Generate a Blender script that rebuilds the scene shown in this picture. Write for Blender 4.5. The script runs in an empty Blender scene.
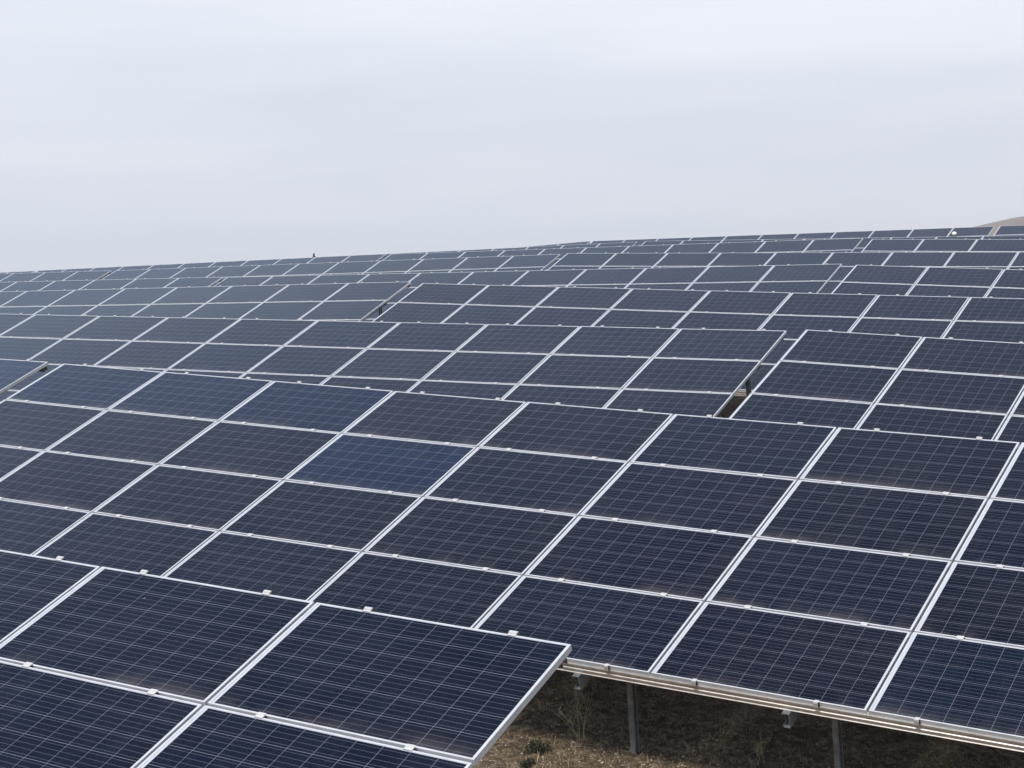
import bpy, bmesh, math, random
from mathutils import Matrix, Vector, Euler, noise
random.seed(7)
C = bpy.context.scene.collection
sc = bpy.context.scene

# ------------------------------------------------------------------ camera
CAM = ((0.85236661, -0.05090829, -0.52046086),
       (0.51927101, -0.03536811, 0.85387746),
       (-0.06187716, -0.99807687, -0.00371139))
FPX = 1669.56
cd = bpy.data.cameras.new('camera'); cam = bpy.data.objects.new('camera', cd); C.objects.link(cam)
cd.sensor_width = 36.0; cd.lens = FPX / 1024 * 36.0
cd.clip_start = 0.1; cd.clip_end = 6000
m = Matrix.Identity(4)
for i in range(3):
    m[i][0] = CAM[i][0]; m[i][1] = -CAM[i][1]; m[i][2] = -CAM[i][2]
cam.matrix_world = m
sc.camera = cam

# ------------------------------------------------------------------ sky, sun, exposure
SUN_EL, SUN_STR, SKY_STR = math.radians(51), 3.4, 0.1
w = bpy.data.worlds.new('World'); sc.world = w; w.use_nodes = True
nt = w.node_tree; N = nt.nodes; L = nt.links
bg = N['Background']; bg.inputs[1].default_value = SKY_STR
sky = N.new('ShaderNodeTexSky'); sky.sky_type = 'NISHITA'; sky.sun_disc = False
sky.sun_elevation = SUN_EL; sky.sun_rotation = math.radians(180)
sky.dust_density = 4.0; sky.air_density = 1.0
tc = N.new('ShaderNodeTexCoord')
mp = N.new('ShaderNodeMapping'); mp.inputs['Scale'].default_value = (1.3, 1.3, 9.0)
mp.inputs['Rotation'].default_value = (math.radians(3), math.radians(-4), 0)
L.new(tc.outputs['Generated'], mp.inputs[0])
nz = N.new('ShaderNodeTexNoise'); nz.inputs['Scale'].default_value = 1.1
nz.inputs['Detail'].default_value = 4; nz.inputs['Roughness'].default_value = 0.45
L.new(mp.outputs[0], nz.inputs[0])
cr = N.new('ShaderNodeValToRGB')
cr.color_ramp.elements[0].position = 0.38; cr.color_ramp.elements[0].color = (8.2, 8.8, 9.95, 1)
cr.color_ramp.elements[1].position = 0.60; cr.color_ramp.elements[1].color = (10.3, 10.65, 11.4, 1)
L.new(nz.outputs[0], cr.inputs[0])
sxy = N.new('ShaderNodeSeparateXYZ'); L.new(tc.outputs['Generated'], sxy.inputs[0])
wob = N.new('ShaderNodeMath'); wob.operation = 'MULTIPLY_ADD'; wob.inputs[1].default_value = .10; L.new(nz.outputs[0], wob.inputs[0]); L.new(sxy.outputs[2], wob.inputs[2])
cb = N.new('ShaderNodeValToRGB'); e = cb.color_ramp.elements      # a slightly thicker, greyer layer of cloud low in the sky
for p_, v_ in ((.5, 1.0),): e.new(p_)
for k_, (p_, v_) in enumerate(((.12, .985), (.175, .925), (.26, 1.0))): e[k_].position = p_; e[k_].color = (v_, v_, v_ + (1-v_)*.25, 1)
L.new(wob.outputs[0], cb.inputs[0])
mul = N.new('ShaderNodeMix'); mul.data_type = 'RGBA'; mul.blend_type = 'MULTIPLY'; mul.inputs[0].default_value = 1
L.new(cr.outputs[0], mul.inputs[6]); L.new(cb.outputs[0], mul.inputs[7])
mx = N.new('ShaderNodeMix'); mx.data_type = 'RGBA'; mx.inputs[0].default_value = 0.92
L.new(sky.outputs[0], mx.inputs[6]); L.new(mul.outputs[2], mx.inputs[7])
L.new(mx.outputs[2], bg.inputs[0])
sl = bpy.data.lights.new('sun', 'SUN'); sl.energy = SUN_STR; sl.angle = math.radians(11); sl.color = (1.0, 0.95, 0.88)
so = bpy.data.objects.new('sun', sl); C.objects.link(so)
so.rotation_euler = (math.radians(90) - SUN_EL, 0, math.radians(8))
sc.view_settings.view_transform = 'Standard'; sc.view_settings.look = 'None'
sc.view_settings.exposure = 0.0; sc.view_settings.gamma = 1.0
sc.render.engine = 'CYCLES'
sc.cycles.volume_bounces = 0; sc.cycles.max_bounces = 6

# ------------------------------------------------------------------ helpers
def tag(o, label=None, cat=None, group=None, kind=None):
    if label: o['label'] = label
    if cat: o['category'] = cat
    if group: o['group'] = group
    if kind: o['kind'] = kind
    return o
def link(name, me, mat=None, parent=None):
    o = bpy.data.objects.new(name, me); C.objects.link(o)
    if mat and not me.materials: me.materials.append(mat)
    if parent: o.parent = parent
    return o
def empty(name, loc=(0, 0, 0), rot=(0, 0, 0)):
    o = bpy.data.objects.new(name, None); C.objects.link(o); o.location = loc; o.rotation_euler = rot
    o.empty_display_size = 0.3
    return o
def box(bm, x0, x1, y0, y1, z0, z1):
    vs = [bm.verts.new(p) for p in ((x0,y0,z0),(x1,y0,z0),(x1,y1,z0),(x0,y1,z0),(x0,y0,z1),(x1,y0,z1),(x1,y1,z1),(x0,y1,z1))]
    for f in ((3,2,1,0),(4,5,6,7),(0,1,5,4),(1,2,6,5),(2,3,7,6),(3,0,4,7)):
        bm.faces.new([vs[i] for i in f])
def sweep(bm, prof, p0, p1, ax, ay):
    """closed profile (list of 2d points, counter-clockwise) swept from p0 to p1; ax, ay = profile axes"""
    p0, p1, ax, ay = map(Vector, (p0, p1, ax, ay))
    a = [bm.verts.new(p0 + ax*x + ay*y) for x, y in prof]
    b = [bm.verts.new(p1 + ax*x + ay*y) for x, y in prof]
    n = len(prof)
    for i in range(n):
        bm.faces.new((a[i], a[(i+1) % n], b[(i+1) % n], b[i]))
    bm.faces.new(a[::-1]); bm.faces.new(b)
def mesh(name, bm, bevel=0):
    if bevel:
        bmesh.ops.bevel(bm, geom=list(bm.edges), offset=bevel, segments=1, affect='EDGES')
    bmesh.ops.recalc_face_normals(bm, faces=bm.faces)
    me = bpy.data.meshes.new(name); bm.to_mesh(me); bm.free(); return me

# ------------------------------------------------------------------ materials
def mat(name):
    m = bpy.data.materials.new(name); m.use_nodes = True
    return m, m.node_tree.nodes, m.node_tree.links, m.node_tree.nodes['Principled BSDF']
class G:
    """tiny node-math builder"""
    def __init__(s, nodes, links): s.n, s.l = nodes, links
    def m(s, op, *a):
        x = s.n.new('ShaderNodeMath'); x.operation = op
        for i, v in enumerate(a):
            if isinstance(v, (int, float)): x.inputs[i].default_value = v
            else: s.l.new(v, x.inputs[i])
        return x.outputs[0]
    def mix(s, f, a, b):
        x = s.n.new('ShaderNodeMix'); x.data_type = 'RGBA'
        for i, v in ((0, f), (6, a), (7, b)):
            if isinstance(v, (int, float)): x.inputs[i].default_value = v
            elif isinstance(v, tuple): x.inputs[i].default_value = (*v, 1)
            else: s.l.new(v, x.inputs[i])
        return x.outputs[2]
    def noise(s, vec, scale, detail=3, rough=.5, dist=0):
        x = s.n.new('ShaderNodeTexNoise'); x.inputs['Scale'].default_value = scale
        x.inputs['Detail'].default_value = detail; x.inputs['Roughness'].default_value = rough
        x.inputs['Distortion'].default_value = dist
        if vec: s.l.new(vec, x.inputs['Vector'])
        return x.outputs[0]
    def ramp(s, f, stops):
        x = s.n.new('ShaderNodeValToRGB'); e = x.color_ramp.elements
        while len(e) < len(stops): e.new(.5)
        for i, (p, c) in enumerate(stops):
            e[i].position = p; e[i].color = (*c, 1) if isinstance(c, tuple) else (c, c, c, 1)
        s.l.new(f, x.inputs[0]); return x.outputs[0]

PW, PH = 1.650, 0.986      # module
PU, PV = 1.670, 1.00472    # pitch
CELL = 0.1598
CX0 = -PW/2 + 0.0335       # left edge of the cell field (busbar margin is wider on this side)
CY0 = -CELL*3

# laminate: cells, busbars and white gaps under glass
M_cell, n, l, b = mat('photovoltaic_glass'); g = G(n, l)
tcn = n.new('ShaderNodeTexCoord'); sx = n.new('ShaderNodeSeparateXYZ'); l.new(tcn.outputs['Object'], sx.inputs[0])
X, Y = sx.outputs[0], sx.outputs[1]
cu = g.m('DIVIDE', g.m('SUBTRACT', X, CX0), CELL); cv = g.m('DIVIDE', g.m('SUBTRACT', Y, CY0), CELL)
fu = g.m('FRACT', cu); fv = g.m('FRACT', cv)
def edge(f, half):   # 1 near integer
    return g.m('GREATER_THAN', g.m('ABSOLUTE', g.m('SUBTRACT', f, 0.5)), 0.5 - half)
gap = g.m('MAXIMUM', edge(fu, 0.0070), edge(fv, 0.0085))
outside = g.m('MAXIMUM', g.m('GREATER_THAN', g.m('ABSOLUTE', g.m('SUBTRACT', cu, 5.0)), 5.0),
              g.m('GREATER_THAN', g.m('ABSOLUTE', g.m('SUBTRACT', cv, 3.0)), 3.0))
white = g.m('MAXIMUM', gap, outside)
fb = g.m('FRACT', g.m('MULTIPLY', fv, 4.0))
bus = g.m('LESS_THAN', g.m('ABSOLUTE', g.m('SUBTRACT', fb, 0.5)), 0.028)
bus = g.m('MULTIPLY', bus, g.m('SUBTRACT', 1.0, outside))
# a tint for every cell and for every module
cid = n.new('ShaderNodeCombineXYZ')
l.new(g.m('FLOOR', cu), cid.inputs[0]); l.new(g.m('FLOOR', cv), cid.inputs[1])
oi = n.new('ShaderNodeObjectInfo')
l.new(g.m('MULTIPLY', oi.outputs['Random'], 57.0), cid.inputs[2])
wn = n.new('ShaderNodeTexWhiteNoise'); l.new(cid.outputs[0], wn.inputs[0])
vo = n.new('ShaderNodeTexVoronoi'); vo.inputs['Scale'].default_value = 95; l.new(tcn.outputs['Object'], vo.inputs[0])
crys = g.m('ADD', 0.82, g.m('MULTIPLY', vo.outputs[0], 0.25))
lum = g.m('MULTIPLY', crys, g.m('ADD', 0.8, g.m('MULTIPLY', wn.outputs[0], 0.4)))
vm = n.new('ShaderNodeVectorMath'); vm.operation = 'SCALE'
l.new(oi.outputs['Color'], vm.inputs[0]); l.new(lum, vm.inputs['Scale'])
c1 = g.mix(bus, vm.outputs[0], (0.088, 0.096, 0.125))
c2 = g.mix(white, c1, (0.18, 0.195, 0.245))
c2 = g.mix(outside, c2, (0.46, 0.485, 0.545))
# settled dust: thin film, heavier along the lower edge, in streaks
geo = n.new('ShaderNodeNewGeometry')
dn = g.noise(geo.outputs['Position'], 1.7, 5, .62)
low = n.new('ShaderNodeMapRange'); low.inputs[1].default_value = -PH/2; low.inputs[2].default_value = -PH/2 + 0.17
low.inputs[3].default_value = 1.0; low.inputs[4].default_value = 0.0; l.new(Y, low.inputs[0])
dust = g.m('ADD', g.m('MULTIPLY', g.ramp(dn, [(.35, 0.0), (.75, 1.0)]), 0.016),
           g.m('MULTIPLY', g.m('MULTIPLY', low.outputs[0], low.outputs[0]), g.m('MULTIPLY', g.ramp(dn, [(.42, 0.0), (.62, 1.0)]), 0.16)))
dust = g.m('ADD', dust, 0.002)
stm = n.new('ShaderNodeMapping'); stm.inputs['Scale'].default_value = (14, 1.6, 1); l.new(tcn.outputs['Object'], stm.inputs[0])
sto = n.new('ShaderNodeVectorMath'); sto.operation = 'ADD'; l.new(stm.outputs[0], sto.inputs[0])
sc3 = n.new('ShaderNodeCombineXYZ'); l.new(g.m('MULTIPLY', oi.outputs['Random'], 91.0), sc3.inputs[2]); l.new(sc3.outputs[0], sto.inputs[1])
streak = g.ramp(g.noise(sto.outputs[0], 1.0, 4, .6), [(.55, 0.0), (.8, 1.0)])
dust = g.m('ADD', dust, g.m('MULTIPLY', streak, .022))
vs_ = n.new('ShaderNodeTexVoronoi'); vs_.inputs['Scale'].default_value = 3.1; l.new(geo.outputs['Position'], vs_.inputs[0])
spk = g.m('MULTIPLY', g.m('LESS_THAN', vs_.outputs['Distance'], 0.020), g.m('GREATER_THAN', wn.outputs[0], 0.55))
dust = g.m('ADD', dust, g.m('MULTIPLY', spk, .5))
c3 = g.mix(dust, c2, (0.36, 0.34, 0.32))
# anti-reflective glass: the coating lets the grey part of the sky through and mirrors its blue
fr = n.new('ShaderNodeFresnel'); fr.inputs['IOR'].default_value = 1.42
mr = n.new('ShaderNodeMapRange'); mr.inputs[1].default_value = .062; mr.inputs[2].default_value = .205; l.new(fr.outputs[0], mr.inputs[0])
gl = n.new('ShaderNodeBsdfGlossy'); l.new(g.mix(mr.outputs[0], (.125, .19, .38), (.66, .79, 1.0)), gl.inputs['Color'])
l.new(g.m('ADD', 0.08, g.m('MULTIPLY', dn, 0.10)), gl.inputs['Roughness'])
b.inputs['Specular IOR Level'].default_value = 0.0; b.inputs['Roughness'].default_value = .9
l.new(c3, b.inputs['Base Color'])
ms = n.new('ShaderNodeMixShader'); l.new(fr.outputs[0], ms.inputs[0]); l.new(b.outputs[0], ms.inputs[1]); l.new(gl.outputs[0], ms.inputs[2])
l.new(ms.outputs[0], n['Material Output'].inputs['Surface'])

def metal(name, col, rough, metallic, ns=8, amt=.12):
    m_, n_, l_, b_ = mat(name); g_ = G(n_, l_)
    t_ = n_.new('ShaderNodeTexCoord')
    f_ = g_.noise(t_.outputs['Object'], ns, 5, .6)
    d = tuple(c*(1-amt*2) for c in col); u = tuple(min(1, c*(1+amt)) for c in col)
    l_.new(g_.ramp(f_, [(.3, d), (.7, u)]), b_.inputs['Base Color'])
    b_.inputs['Metallic'].default_value = metallic
    l_.new(g_.m('ADD', rough-.08, g_.m('MULTIPLY', f_, .16)), b_.inputs['Roughness'])
    return m_
M_frame = metal('anodised_aluminium', (0.59, 0.615, 0.66), .36, .35, 6, .07)
M_clamp = metal('bright_aluminium_clamp', (0.62, 0.62, 0.62), .35, .4, 30, .05)
M_bolt = metal('dark_steel_bolt', (0.05, 0.05, 0.05), .5, .6)
M_galv = metal('galvanised_steel', (0.30, 0.32, 0.34), .5, .7, 14, .18)
M_rail_shaded = metal('shade_darkened_rail', (0.36, 0.36, 0.36), .5, .7, 9, .14)  # upper purlins: rail metal made darker, shade of the open channels put into its colour
M_purlin = metal('aluminium_rail', (0.60, 0.57, 0.54), .40, .65, 9, .10)

# ------------------------------------------------------------------ module meshes (local origin = module centre, top of frame at z = 0)
def laminate_mesh():
    bm = bmesh.new(); e = 0.004
    box(bm, -PW/2+e, PW/2-e, -PH/2+e, PH/2-e, -0.0085, -0.0035)
    return mesh('solar_panel', bm)
def frame_mesh():
    bm = bmesh.new()
    o = [(-PW/2, -PH/2), (PW/2, -PH/2), (PW/2, PH/2), (-PW/2, PH/2)]
    lx, ly = 0.015, 0.0115; wall = 0.003
    def ring(x, y, z): return [bm.verts.new((sx_*(PW/2-x), sy_*(PH/2-y), z)) for sx_, sy_ in ((-1,-1),(1,-1),(1,1),(-1,1))]
    ch = 0.0012
    r = [ring(wall, wall, -0.038), ring(0, 0, -0.038), ring(0, 0, -ch), ring(ch, ch, 0), ring(lx-ch, ly-ch, 0), ring(lx, ly, -ch), ring(lx, ly, -0.0034), ring(wall, wall, -0.0034)]
    for k in range(len(r)):
        a, c = r[k], r[(k+1) % len(r)]
        for i in range(4):
            bm.faces.new((a[i], a[(i+1) % 4], c[(i+1) % 4], c[i]))
    # back flange
    box(bm, -PW/2+wall, PW/2-wall, -PH/2+wall+.0005, -PH/2+0.03, -0.038, -0.036)
    box(bm, -PW/2+wall, PW/2-wall, PH/2-0.03, PH/2-wall-.0005, -0.038, -0.036)
    return mesh('frame', bm)
def clamp_mesh(end):
    """straddles the gap above a module (or below it for end); local origin in the gap centre"""
    bm = bmesh.new(); hw = 0.025
    if end:      # stepped block hooking over one frame, standing outside it
        box(bm, -hw, hw, -0.022, -0.004, 0.0005, 0.0045)
        box(bm, -hw, hw, -0.0085, 0.016, -0.034, 0.0005)
        box(bm, -hw, hw, -0.004, 0.014, 0.0005, 0.0095)
    else:
        box(bm, -hw, hw, -0.021, 0.021, 0.0005, 0.0052)
        box(bm, -hw, hw, -0.0075, 0.0075, -0.034, 0.0005)
    me = mesh('clamp', bm)
    bm = bmesh.new(); bm.from_mesh(me)
    k = 10**6
    y0 = 0.004 if end else 0.0; z0 = 0.012 if end else 0.0052
    k = len(bm.faces)
    box(bm, hw+0.001, hw+0.009, y0-0.007, y0+0.007, -0.03, 0.002)   # dark nut and tab at one end
    bm.faces.ensure_lookup_table()
    for f in bm.faces[k:]: f.material_index = 1
    bmesh.ops.recalc_face_normals(bm, faces=bm.faces)
    bm.to_mesh(me); bm.free()
    me.materials.append(M_clamp); me.materials.append(M_bolt)
    return me
LAM, FRM = laminate_mesh(), frame_mesh(); LAM.materials.append(M_cell); FRM.materials.append(M_frame)
CL_MID, CL_END = clamp_mesh(False), clamp_mesh(True)

NU, NV = 11, 4
def purlin_mesh(bottom):
    bm = bmesh.new()
    # ribbed channel: profile in (y, z), y up the slope
    if bottom: p = [(-.012,-.0385),(-.012,-.052),(-.005,-.056),(-.005,-.074),(-.012,-.078),(-.012,-.090),(-.005,-.094),(-.005,-.108),(-.014,-.112),(-.014,-.115),(.034,-.115),(.034,-.0385)]
    else: p = [(-.025,-.0385),(-.025,-.115),(-.022,-.115),(-.022,-.0415),(.022,-.0415),(.022,-.115),(.025,-.115),(.025,-.0385)]
    sweep(bm, p, (.045, 0, 0), (NU*PU-.045, 0, 0), (0,1,0), (0,0,1))
    return mesh('purlin', bm)
PUR_B, PUR = purlin_mesh(True), purlin_mesh(False)
PUR_B.materials.append(M_purlin); PUR.materials.append(M_rail_shaded)
def c_profile(wd, ht, t, lip):
    """C section, opening to +x; web at x=0; y from 0 to -ht"""
    return [(0,0),(wd,0),(wd,-lip),(wd-t,-lip),(wd-t,-t),(t,-t),(t,-ht+t),(wd-t,-ht+t),(wd-t,-ht+lip),(wd,-ht+lip),(wd,-ht),(0,-ht)]
def rafter_mesh():
    bm = bmesh.new()
    sweep(bm, c_profile(.055, .120, .004, .018), (0, .0, -.1165), (0, -NV*PV-.045, -.1165), (-1,0,0), (0,0,1))
    return mesh('rafter', bm)
RAF = rafter_mesh(); RAF.materials.append(M_galv)
def post_mesh(h):
    bm = bmesh.new()
    sweep(bm, [(x, y+.037) for x, y in c_profile(.045, .075, .005, .014)], (0, 0, 0), (0, 0, -h), (1,0,0), (0,1,0))
    return mesh('post', bm)
def brace_mesh(p0, p1):
    bm = bmesh.new(); p0, p1 = Vector(p0), Vector(p1); d = (p1-p0).normalized(); ax = Vector((1,0,0)); ay = d.cross(ax)
    sweep(bm, [(0,-.025),(.004,-.025),(.004,.021),(.04,.021),(.04,.025),(0,.025)], p0, p1, ax, ay)
    return mesh('brace', bm)

# ------------------------------------------------------------------ the tables
CLEAR = 0.95
T = {   # x, y, z of a top corner; tilt, slope along the row, heading; side the corner is on
'A':  (-4.2783, 7.4506, -1.3867, 0.414, -0.1155, -0.0001, 'R'),
'B':  (-15.4098, 14.7103, 0.5175, 0.4148, -0.1156, -0.0047, 'L'),
'B1': (-16.0084, 15.0237, 0.568, 0.4156, -0.1024, -0.0064, 'R'),
'C1': (-8.9475, 22.2283, 0.4267, 0.421, -0.0879, 0.0027, 'R'),
'C2': (-8.5696, 21.9943, 0.4179, 0.4183, -0.126, 0.0011, 'L'),
'D1': (-20.3931, 29.5636, 2.1971, 0.4169, -0.0625, 0.0028, 'R'),
'D2': (-19.9801, 29.3877, 2.1248, 0.4221, -0.1032, -0.0018, 'L'),
'E1': (-31.6559, 36.4836, 3.3827, 0.4172, -0.0664, 0.0038, 'R'),
'E2': (-31.5971, 36.6246, 3.3737, 0.4166, -0.0675, -0.0024, 'L'),
'E3': (-12.9309, 36.5169, 2.0794, 0.4166, -0.1165, 0.0004, 'L'),
'F1': (-43.2134, 43.8219, 4.7332, 0.4172, -0.0645, 0.0008, 'R'),
'F2': (-43.0943, 43.9388, 4.7242, 0.4169, -0.0592, -0.0018, 'L'),
'F3': (-24.4242, 43.713, 3.622, 0.4166, -0.0887, 0.0016, 'L'),
'G0': (-55.0569, 51.2575, 5.9092, 0.4172, -0.0507, -0.0004, 'R'),
'G1': (-54.7375, 51.1545, 5.8933, 0.4172, -0.0521, 0.0048, 'L'),
'G2': (-36.1874, 51.2546, 4.9072, 0.4167, -0.0633, 0.0014, 'L'),
'G3': (-17.5679, 51.2444, 3.6794, 0.4169, -0.0967, 0.0, 'L'),
'H1': (-29.9114, 59.2531, 5.0778, 0.4172, -0.0516, 0.0019, 'R'),
'H2': (-29.5714, 59.3039, 5.0674, 0.4172, -0.082, -0.0004, 'L'),
'H3': (-10.95, 59.30, 3.42, 0.4172, -0.100, 0.0, 'L'),
'I1': (-36.4397, 67.4704, 6.0389, 0.4172, -0.018, 0.0, 'R'),
'I2': (-36.3766, 67.5804, 6.0355, 0.4174, -0.0634, -0.0031, 'L'),
'I3': (-17.825, 67.4675, 4.8598, 0.4175, -0.0636, -0.0003, 'L'),
}
LABEL = {
'A':  'nearest solar table at bottom left, its free corner jutting over the bare ground',
'B':  'second solar table from the viewer, its lower rail and posts showing above dry ground',
'B1': 'second-row solar table cut by the left picture edge, dark bracket under its corner',
'C1': 'third-row solar table left of the open gap showing a dark post and soil',
'C2': 'third-row solar table right of the open gap showing a dark post and soil',
'D1': 'fourth-row solar table left of the narrow gap holding a dark support',
'D2': 'fourth-row solar table right of the narrow gap holding a dark support',
'E1': 'fifth-row solar table at the left edge, ending at a tiny dark gap',
'E2': 'fifth-row solar table shown over its full length between two gaps in mid picture',
'E3': 'fifth-row solar table right of the narrow gap, running out of the right edge',
'F1': 'sixth-row solar table at the far left of the field, ending in a dark spot',
'F2': 'sixth-row solar table seen whole, left of the gap near the picture middle',
'F3': 'sixth-row solar table right of the gap near the picture middle, reaching the right edge',
'G0': 'seventh-row solar table at the left end of the skyline, mostly outside the picture',
'G1': 'seventh-row solar table forming the left skyline under the little dark post tip',
'G2': 'seventh-row solar table seen whole, from the middle skyline to the gap on the right',
'G3': 'seventh-row solar table right of the gap, just below the small round white fixture',
'H1': 'eighth-row solar table on the middle skyline, its thin top strip ending at a dark dot',
'H2': 'eighth-row solar table right of a dark dot, a thin strip behind the seventh row',
'H3': 'eighth-row solar table nearly hidden behind the seventh row below the distant brown hill',
'I1': 'farthest-row solar table on the skyline left of its kink, only a sliver showing',
'I2': 'farthest-row solar table seen whole along the right skyline',
'I3': 'farthest-row solar table at the right edge right in front of the brown hill',
}
def tmat(v): return Matrix.Translation(v[:3]) @ Euler((v[3], -v[4] * -1 * -1, v[5]), 'XYZ').to_matrix().to_4x4()
def origin_matrix(v):
    """matrix whose origin is the top-left corner (u=0, v=0) of the table; x along the row, y up the slope"""
    R = (Matrix.Rotation(v[5], 4, 'Z') @ Matrix.Rotation(-v[4], 4, 'Y') @ Matrix.Rotation(v[3], 4, 'X'))
    M = Matrix.Translation(v[:3]) @ R
    M = M @ Matrix.Translation((-NU*PU + .007 if v[6] == 'R' else -.007, .006, 0))
    return M

# ground height: smooth fit through the feet of the tables
ctrl = []
for k, v in T.items():
    M = origin_matrix(v)
    for u in (0, 5.5, 11):
        p = M @ Vector((u*PU, -NV*PV, 0)); ctrl.append((p.x, p.y, p.z - (CLEAR if k[0] in 'AB' else .62)))
def basis(x, y):
    x = x/40; y = (y-35)/40
    return [1, x, y, x*x, x*y, y*y]
def solve(A, B):
    n_ = len(B); M_ = [r[:] + [B[i]] for i, r in enumerate(A)]
    for i in range(n_):
        p = max(range(i, n_), key=lambda r: abs(M_[r][i])); M_[i], M_[p] = M_[p], M_[i]
        for r in range(n_):
            if r != i:
                f = M_[r][i]/M_[i][i]
                for c in range(i, n_+1): M_[r][c] -= f*M_[i][c]
    return [M_[i][n_]/M_[i][i] for i in range(n_)]
AA = [[0]*6 for _ in range(6)]; BB = [0]*6
for x, y, z in ctrl:
    q = basis(x, y)
    for i in range(6):
        BB[i] += q[i]*z
        for j in range(6): AA[i][j] += q[i]*q[j]
COEF = solve(AA, BB)
res = [(x, y, z - sum(a*c for a, c in zip(basis(x, y), COEF))) for x, y, z in ctrl]
def ground(x, y):
    xc = min(max(x, -75), 14); yc = min(max(y, -2), 68)
    z = sum(a*c for a, c in zip(basis(xc, yc), COEF))
    sw = 1e-3; sr = 0
    for px, py, r in res:
        wgt = math.exp(-((px-xc)**2/60 + (py-yc)**2/18)); sw += wgt; sr += wgt*r
    z += sr/sw
    d = math.hypot(x-xc, y-yc)
    z -= min(26, d*.055) if y > 68 or x > 14 or x < -75 else d*.04
    if y < -2: z = max(z, -9)
    return z

TINTS = [(0.0050, 0.0088, 0.019), (0.0060, 0.0086, 0.015), (0.0045, 0.0088, 0.022), (0.0062, 0.0080, 0.017), (0.0042, 0.0105, 0.026)]
BLUE = (0.0035, 0.0115, 0.038)
BLUE_AT = {('B', 0, 0), ('B', 1, 0), ('B', 2, 0), ('B', 3, 1), ('B1', 10, 0), ('C1', 4, 2)}
def rafters(key): return [(i*1.02 + 0.54)*PU for i in range(NU)] if key in ('B', 'B1') else [(i + 0.81 - .03*(NU-1-i)/10)*PU for i in range(NU)]
post_cache = {}
def post_at(parent, M, key, u, v, dz):
    """vertical post under the rafter at u (metres), v (metres down the slope)"""
    p = M @ Vector((u, -v, -0.155))
    h = p.z - ground(p.x, p.y) + 0.25
    hq = round(h*20)/20 + .05
    if hq not in post_cache:
        me = post_mesh(hq); me.materials.append(M_galv); post_cache[hq] = me
    o = link('post', post_cache[hq], None, parent)
    o.matrix_world = Matrix.Translation(p) @ Matrix.Rotation(dz, 4, 'Z')
    return o, p
def build_table(key):
    v = T[key]; M = origin_matrix(v)
    # the Empty stands on the ground at the lower left corner of the table
    low = M @ Vector((0, -NV*PV, 0)); base = Vector((low.x, low.y, ground(low.x, low.y)))
    root = empty('solar_table', base)
    tag(root, LABEL[key], 'solar panel table', 'tilted tables of solar panels set out in rows on the hillside')
    BI = Matrix.Translation(-base)
    far = key[0] in 'HI'
    for i in range(NU):
        for j in range(NV):
            jit = Euler((random.gauss(0, .0016), random.gauss(0, .0014), 0)).to_matrix().to_4x4()
            Mp = BI @ M @ Matrix.Translation(((i+.5)*PU, -(j+.5)*PV, random.uniform(-.0012, .0004))) @ jit
            p = link('solar_panel', LAM, None, root); p.matrix_local = Mp
            c = BLUE if (key, i, j) in BLUE_AT else TINTS[2] if (key == 'A' and i > 8) else random.choices(TINTS, (5, 4, 3, 4, 1.3))[0]
            s = random.uniform(.86, 1.16)*.46; s *= 1.3 if c is BLUE else 1; p.color = (c[0]*s, c[1]*s, c[2]*s, 1)
            link('frame', FRM, None, p)
            if far: continue
            for cx in (-.285*PW, .285*PW):
                x = cx + random.uniform(-.012, .012)
                if j == 0:
                    q = link('clamp', CL_END, None, p); q.location = (x, PH/2 + .0085, 0)
                else:
                    q = link('clamp', CL_MID, None, p); q.location = (x, PV/2, 0)
                if j == NV-1:
                    q = link('clamp', CL_END, None, p); q.location = (x, -PH/2 - .0085, 0); q.scale = (.66, -1, 1)
    for j in range(NV+1):
        o = link('purlin', PUR_B if j == NV else PUR, None, root)
        yy = -j*PV + (-.045 if j == 0 else (.012 if j == NV else 0))
        o.matrix_local = BI @ M @ Matrix.Translation((0, yy, -.001*(j % 2)))
    for u in rafters(key):
        o = link('rafter', RAF, None, root); o.matrix_local = BI @ M @ Matrix.Translation((u, 0, 0))
        for vv, nm in ((3.35, 0), (.95, 1)):
            pm = M @ Vector((u + .004, -vv, -.168))
            h = pm.z - ground(pm.x, pm.y) + .3
            hq = math.ceil(h*10)/10
            if hq not in post_cache:
                me = post_mesh(hq); me.materials.append(M_galv); post_cache[hq] = me
            o = link('post', post_cache[hq], None, root)
            o.matrix_local = BI @ Matrix.Translation(pm + Vector((.035, 0, .07))) @ Matrix.Rotation(v[5], 4, 'Z')
        if 'br' not in post_cache:
            me = brace_mesh((0, 0, 0), (0, 1.05, .98)); me.materials.append(M_galv); post_cache['br'] = me
        pr = M @ Vector((u, -.95, -.168)); pr.z -= 1.1
        # brace from the foot of the rear post forward up to the rafter
        tgt = M @ Vector((u, -1.95, -.21))
        o = link('brace', post_cache['br'], None, root)
        d = tgt - pr; L0 = math.hypot(1.05, .98)
        ang = math.atan2(d.z, d.y) - math.atan2(.98, 1.05)
        o.matrix_local = BI @ Matrix.Translation(pr + Vector((-.062, 0, 0))) @ Matrix.Rotation(ang, 4, 'X') @ Matrix.Scale(d.length/L0, 4)
    return root

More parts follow.
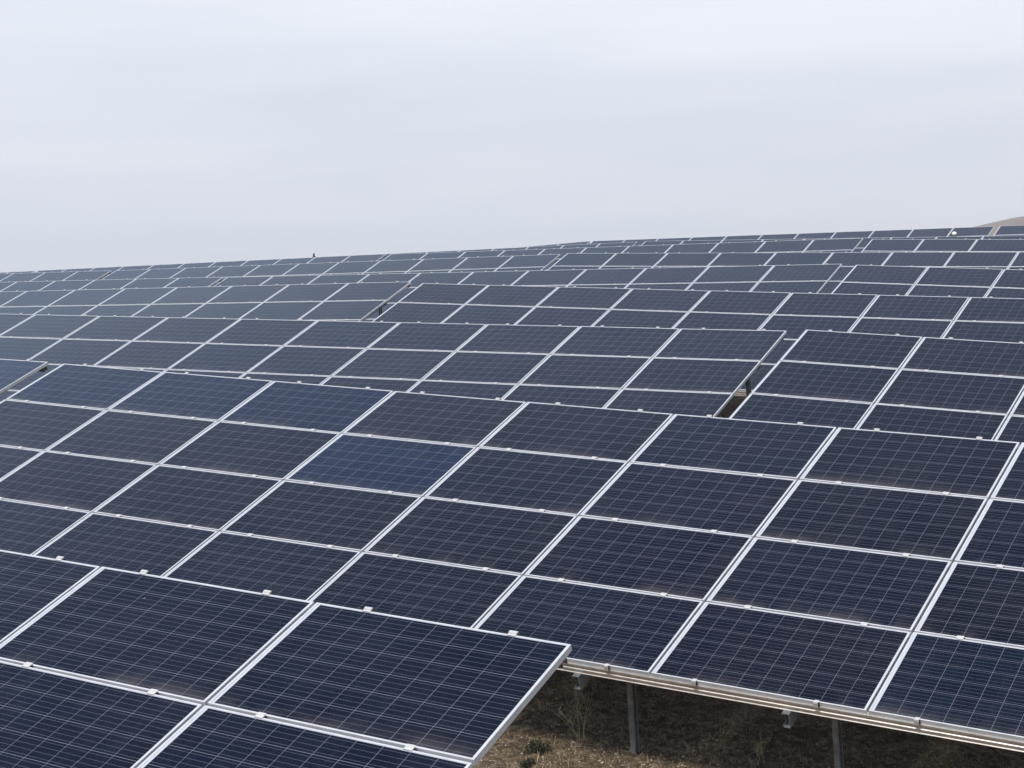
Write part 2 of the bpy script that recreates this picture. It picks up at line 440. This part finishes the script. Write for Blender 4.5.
# ------------------------------------------------------------------ ground
M_soil, n, l, b = mat('dry_soil'); g = G(n, l)
t = n.new('ShaderNodeTexCoord'); P = t.outputs['Object']
a1 = g.noise(P, .9, 6, .6); a2 = g.noise(P, 14, 6, .68, .3); a3 = g.noise(P, 60, 4, .6)
col = g.ramp(a2, [(.30, (.022, .017, .012)), (.48, (.095, .070, .048)), (.60, (.27, .205, .135)), (.75, (.56, .46, .33))])
col = g.mix(g.ramp(a1, [(.40, 0.0), (.62, .55)]), col, (.13, .10, .06))
col = g.mix(g.ramp(a3, [(.45, 0.0), (.75, .5)]), col, (.20, .165, .12))
l.new(col, b.inputs['Base Color']); b.inputs['Roughness'].default_value = .95
b.inputs['Specular IOR Level'].default_value = .15
bp = n.new('ShaderNodeBump'); bp.inputs['Strength'].default_value = 1.0; bp.inputs['Distance'].default_value = .05
l.new(g.m('ADD', a2, g.m('MULTIPLY', a3, .35)), bp.inputs['Height']); l.new(bp.outputs[0], b.inputs['Normal'])
def axis(lo, hi, f0, f1, fine, growth=1.16):
    a = []; x = f0
    while x < f1: a.append(x); x += fine
    s = fine; y_ = x
    while y_ < hi: a.append(y_); s = min(s*growth, 160) if not (-80 < y_ < 78) else min(s*growth, 2.2); y_ += s
    a.append(hi); s = fine; y_ = f0 - fine; left = []
    while y_ > lo: left.append(y_); s = min(s*growth, 160) if not (-80 < y_ < 78) else min(s*growth, 2.2); y_ -= s
    left.append(lo)
    return left[::-1] + a
def rough(x, y):
    return .035*noise.noise((x*1.3, y*1.3, 0)) + .022*noise.noise((x*4.1, y*4.1, 3)) + .034*noise.noise((x*8, y*8, 7))
XS = axis(-1700, 1300, -10, -2, .055); YS = axis(-900, 2300, 9.5, 16, .055)
vs = []; zc = {}
import bisect
for y in YS:
    for x in XS:
        vs.append((x, y, 0))
near_i = [k for k, (x, y, _) in enumerate(vs)]
vs = [(x, y, ground(x, y) + (rough(x, y) if -12 < x < 0 and 6 < y < 18 else 0)) for x, y, _ in vs]
nx = len(XS)
fs = [(r*nx+c, r*nx+c+1, (r+1)*nx+c+1, (r+1)*nx+c) for r in range(len(YS)-1) for c in range(nx-1)]
me = bpy.data.meshes.new('ground'); me.from_pydata(vs, [], fs); me.polygons.foreach_set('use_smooth', [True]*len(fs))
tag(link('ground', me, M_soil), kind='structure')

# distant hill
M_hill, n, l, b = mat('dry_hillside'); g = G(n, l)
t = n.new('ShaderNodeTexCoord')
hn = g.noise(t.outputs['Object'], .018, 6, .6)
l.new(g.ramp(hn, [(.35, (.095, .052, .030)), (.65, (.15, .095, .060))]), b.inputs['Base Color']); b.inputs['Roughness'].default_value = 1
HX, HY = -105, 900
hv = []; NX, NY = 80, 44
def hill(x, y):
    s = (x+215)/150; r = (y-HY)/230
    z = 79.3*math.exp(-abs(s)**2.1*1.0)*math.exp(-r*r)
    return z + 2.5*noise.noise((x/60, y/60, 0)) + .8*noise.noise((x/18, y/18, 5)) - 0
for j in range(NY):
    for i in range(NX):
        x = -560 + i*14; y = HY - 480 + j*24
        hv.append((x, y, hill(x, y) - 12 - (18 if i in (0, NX-1) or j in (0, NY-1) else 0)))
fs = [(j*NX+i, j*NX+i+1, (j+1)*NX+i+1, (j+1)*NX+i) for j in range(NY-1) for i in range(NX-1)]
me = bpy.data.meshes.new('hill'); me.from_pydata(hv, [], fs); me.polygons.foreach_set('use_smooth', [True]*len(fs))
tag(link('hill', me, M_hill), kind='structure')

for key in T: build_table(key)

# ------------------------------------------------------------------ small fixtures behind the far rows
M_white, n, l, b = mat('white_plastic'); b.inputs['Base Color'].default_value = (.8, .81, .82, 1); b.inputs['Roughness'].default_value = .4
M_dark = metal('dark_painted_steel', (.035, .037, .042), .5, .2)
def fixture(x, y, ztop, name, label, cat, dome):
    gz = ground(x, y) - .05
    root = empty(name, (x, y, gz)); tag(root, label, cat)
    h = ztop - gz
    bm = bmesh.new(); bmesh.ops.create_cone(bm, cap_ends=True, segments=12, radius1=.045, radius2=.035, depth=h, matrix=Matrix.Translation((0, 0, h/2)))
    link('post', mesh('post', bm), M_dark, root)
    bm = bmesh.new(); box(bm, *((-.12, .09, -.07, .07) if dome else (-.05, .05, -.05, .05)), h+.001, h+.09); link('bracket', mesh('bracket', bm, .01), M_dark, root)
    if dome:
        bm = bmesh.new(); bmesh.ops.create_uvsphere(bm, u_segments=20, v_segments=14, radius=.09, matrix=Matrix.Translation((.03, -.075, h+.13)) @ Matrix.Scale(.9, 4, (0,0,1)))
        me_ = mesh('dome', bm); me_.polygons.foreach_set('use_smooth', [True]*len(me_.polygons)); link('dome', me_, M_white, root)
    else:
        bm = bmesh.new(); bmesh.ops.create_cone(bm, cap_ends=True, segments=12, radius1=.045, radius2=.035, depth=.12, matrix=Matrix.Translation((0, 0, h+.151)))
        link('cap', mesh('cap', bm), M_dark, root)
fixture(-.28011/.95997*62.3, 62.3, 62.3/.95997*.0672 - .13, 'dome_fixture', 'small round white fixture on a dark bracket in front of the farthest row', 'fixture', True)
fixture(-.61354/.78966*55.5, 55.5, 55.5/.78966*.0790 - .06, 'marker_post', 'short dark post tip standing up above the left skyline', 'post', False)

# ------------------------------------------------------------------ dry vegetation and stones on the visible ground
def leaf(name, c0, c1, rough_=.9):
    m_, n_, l_, b_ = mat(name); g_ = G(n_, l_)
    ge = n_.new('ShaderNodeNewGeometry')
    l_.new(g_.ramp(ge.outputs['Random Per Island'], [(0, c0), (1, c1)]), b_.inputs['Base Color']); b_.inputs['Roughness'].default_value = rough_
    b_.inputs['Specular IOR Level'].default_value = .2
    return m_
M_straw = leaf('dry_straw', (.20, .15, .09), (.52, .42, .28))
M_stone = leaf('gravel_stone', (.06, .048, .036), (.42, .35, .27))
M_green = leaf('dusty_green_leaf', (.030, .036, .020), (.075, .080, .046))
M_twig = leaf('pale_dry_stem', (.46, .38, .24), (.66, .57, .39))
R2 = random.Random(3)
def gz(x, y): return ground(x, y) + rough(x, y)
def blade(V, F, x, y, z, h, wd, lean, az):
    dx, dy = math.cos(az), math.sin(az); px, py = -dy*wd, dx*wd
    k = len(V)
    V += [(x-px, y-py, z), (x+px, y+py, z), (x+dx*lean*.4+px*.7, y+dy*lean*.4+py*.7, z+h*.6), (x+dx*lean*.4-px*.7, y+dy*lean*.4-py*.7, z+h*.6), (x+dx*lean, y+dy*lean, z+h)]
    F += [(k, k+1, k+2, k+3), (k+3, k+2, k+4)]
# points over the area where soil shows; ground height on a cached lattice
def area():
    y = R2.uniform(9.6, 16.5); x = R2.uniform(-11.5, -2.0)
    return x, y
gcache = {}
def gfast(x, y):
    s = .25; i, j = math.floor(x/s), math.floor(y/s); u, v_ = x/s-i, y/s-j
    def q(a, c):
        if (a, c) not in gcache: gcache[(a, c)] = ground(a*s, c*s)
        return gcache[(a, c)]
    return (q(i,j)*(1-u)+q(i+1,j)*u)*(1-v_) + (q(i,j+1)*(1-u)+q(i+1,j+1)*u)*v_ + rough(x, y)
V, F = [], []
for _ in range(5200):
    x, y = area()
    if noise.noise((x*.9, y*.9, 11)) < -.12 and R2.random() < .7: continue
    for _ in range(R2.randint(4, 12)):
        xx, yy = x + R2.gauss(0, .045), y + R2.gauss(0, .045)
        blade(V, F, xx, yy, gfast(xx, yy)-.005, R2.uniform(.015, .085), R2.uniform(.0010, .0024), R2.uniform(.01, .09), R2.uniform(0, 6.28))
me = bpy.data.meshes.new('dry_grass'); me.from_pydata(V, [], F)
tag(link('dry_grass', me, M_straw), 'short dry yellow grass scattered over the soil under the tables', 'grass', kind='stuff')
V, F = [], []
for _ in range(38000):
    x, y = area(); r = min(.022, .0052*math.exp(abs(R2.gauss(0, .55)))); z = gfast(x, y) + r*.25
    k = len(V); a0 = R2.uniform(0, 6.28)
    for q in range(5):
        a = a0 + q*1.2566; rr = r*R2.uniform(.75, 1.25); V.append((x+math.cos(a)*rr, y+math.sin(a)*rr*.8, z+R2.uniform(-.2, .2)*r))
    V.append((x+R2.uniform(-.2,.2)*r, y, z+r*R2.uniform(.5, .9))); V.append((x, y, z-r*.7))
    for q in range(5): F += [(k+q, k+(q+1) % 5, k+5), (k+(q+1) % 5, k+q, k+6)]
me = bpy.data.meshes.new('gravel'); me.from_pydata(V, [], F)
tag(link('gravel', me, M_stone), 'small pale stones lying loose on the brown soil', 'gravel', kind='stuff')

def dry_weed(x, y, h, nst, label, seed):
    r = random.Random(seed); z = gz(x, y)
    root = empty('dry_weed', (x, y, z)); tag(root, label, 'dry plant')
    V, F = [], []
    def stem(p, d, ln, rad, depth):
        seg = 6; 
        for s in range(seg):
            d = (d + Vector((r.gauss(0,.13), r.gauss(0,.13), r.gauss(0,.05)))).normalized(); q = p + d*ln/seg
            a = d.cross(Vector((.3,.9,.1))).normalized()*rad; b_ = d.cross(a).normalized()*rad
            k = len(V); V.extend([tuple(p+a), tuple(p-a*.5+b_*.87), tuple(p-a*.5-b_*.87), tuple(q+a*.8), tuple(q-a*.4+b_*.7), tuple(q-a*.4-b_*.7)])
            F.extend([(k,k+1,k+4,k+3),(k+1,k+2,k+5,k+4),(k+2,k,k+3,k+5)])
            p = q
            if depth and s > 0 and r.random() < .75:
                stem(p, (d + Vector((r.gauss(0,.8), r.gauss(0,.8), r.uniform(0,.4)))).normalized(), ln*r.uniform(.22,.45), rad*.6, depth-1)
    for i in range(nst):
        stem(Vector((r.gauss(0,.02), r.gauss(0,.02), 0)), Vector((r.gauss(0,.32), r.gauss(0,.32), 1)).normalized(), h*r.uniform(.6,1), .0020, 2)
    me = bpy.data.meshes.new('stems'); me.from_pydata(V, [], F); link('stems', me, M_twig, root)
    V2, F2 = [], []
    for i in range(60):
        k = r.choice(V); blade(V2, F2, k[0], k[1], k[2], r.uniform(.008,.03), .003, r.uniform(.0,.02), r.uniform(0,6.28))
    me = bpy.data.meshes.new('seed_heads'); me.from_pydata(V2, [], F2); link('seed_heads', me, M_straw, root)
def shrub(x, y, w_, h, label, seed):
    r = random.Random(seed); z = gz(x, y)
    root = empty('green_shrub', (x, y, z)); tag(root, label, 'plant')
    V, F, S, SF = [], [], [], []
    for i in range(70):
        az, el = r.uniform(0, 6.28), r.uniform(.1, 1.3); ln = w_*r.uniform(.5, 1)
        d = Vector((math.cos(az)*math.cos(el), math.sin(az)*math.cos(el), math.sin(el)*h/w_))
        for s in range(9):
            p = d*ln*(s+1)/9 + Vector((r.gauss(0,.01), r.gauss(0,.01), 0)); 
            for _ in range(3): blade(V, F, p.x, p.y, p.z-.01, r.uniform(.012,.03), r.uniform(.003,.006), r.uniform(.005,.03), r.uniform(0,6.28))
        k = len(S); q = d*ln; S += [(0,0,-.01),(.003,.002,-.01),tuple(q)]; SF.append((k,k+1,k+2))
    me = bpy.data.meshes.new('leaves'); me.from_pydata(V, [], F); link('leaves', me, M_green, root)
    me = bpy.data.meshes.new('twigs'); me.from_pydata(S, [], SF); link('twigs', me, M_twig, root)
def at(px, py, zg=None):
    """ground point seen at a spot of the photograph (used once, to read off where the plants stand)"""
    d = Vector([CAM[i][0]*(px-512)/FPX + CAM[i][1]*(py-384)/FPX + CAM[i][2] for i in range(3)])
    k = 9.0
    while k < 25:
        p = d*k
        if p.z < gfast(p.x, p.y): return p.x, p.y
        k += .02
    return d.x*12, d.y*12
x, y = at(582, 742); dry_weed(x, y, .50, 7, 'tall pale dried weed with branching stems beside the green shrub', 5)
x, y = at(760, 767); dry_weed(x, y, .28, 3, 'single thin dried stalk between the two front posts', 9)
x, y = at(537, 752); shrub(x, y, .13, .12, 'small dusty green shrub near the corner of the nearest table', 4)
x, y = at(528, 766); shrub(x, y, .06, .06, 'tiny dark green tuft just in front of the small shrub', 6)

# ------------------------------------------------------------------ haze
M_haze = bpy.data.materials.new('haze'); M_haze.use_nodes = True
n = M_haze.node_tree.nodes; l = M_haze.node_tree.links; n.clear()
out = n.new('ShaderNodeOutputMaterial'); pv = n.new('ShaderNodeVolumePrincipled')
pv.inputs['Color'].default_value = (.88, .93, 1.0, 1); pv.inputs['Density'].default_value = .0007; pv.inputs['Anisotropy'].default_value = .2
l.new(pv.outputs[0], out.inputs['Volume'])
bm = bmesh.new(); box(bm, -1720, 1320, -920, 2320, -60, 95)
tag(link('haze', mesh('haze', bm), M_haze), 'thin pale haze lying over the whole site', 'haze', kind='stuff')
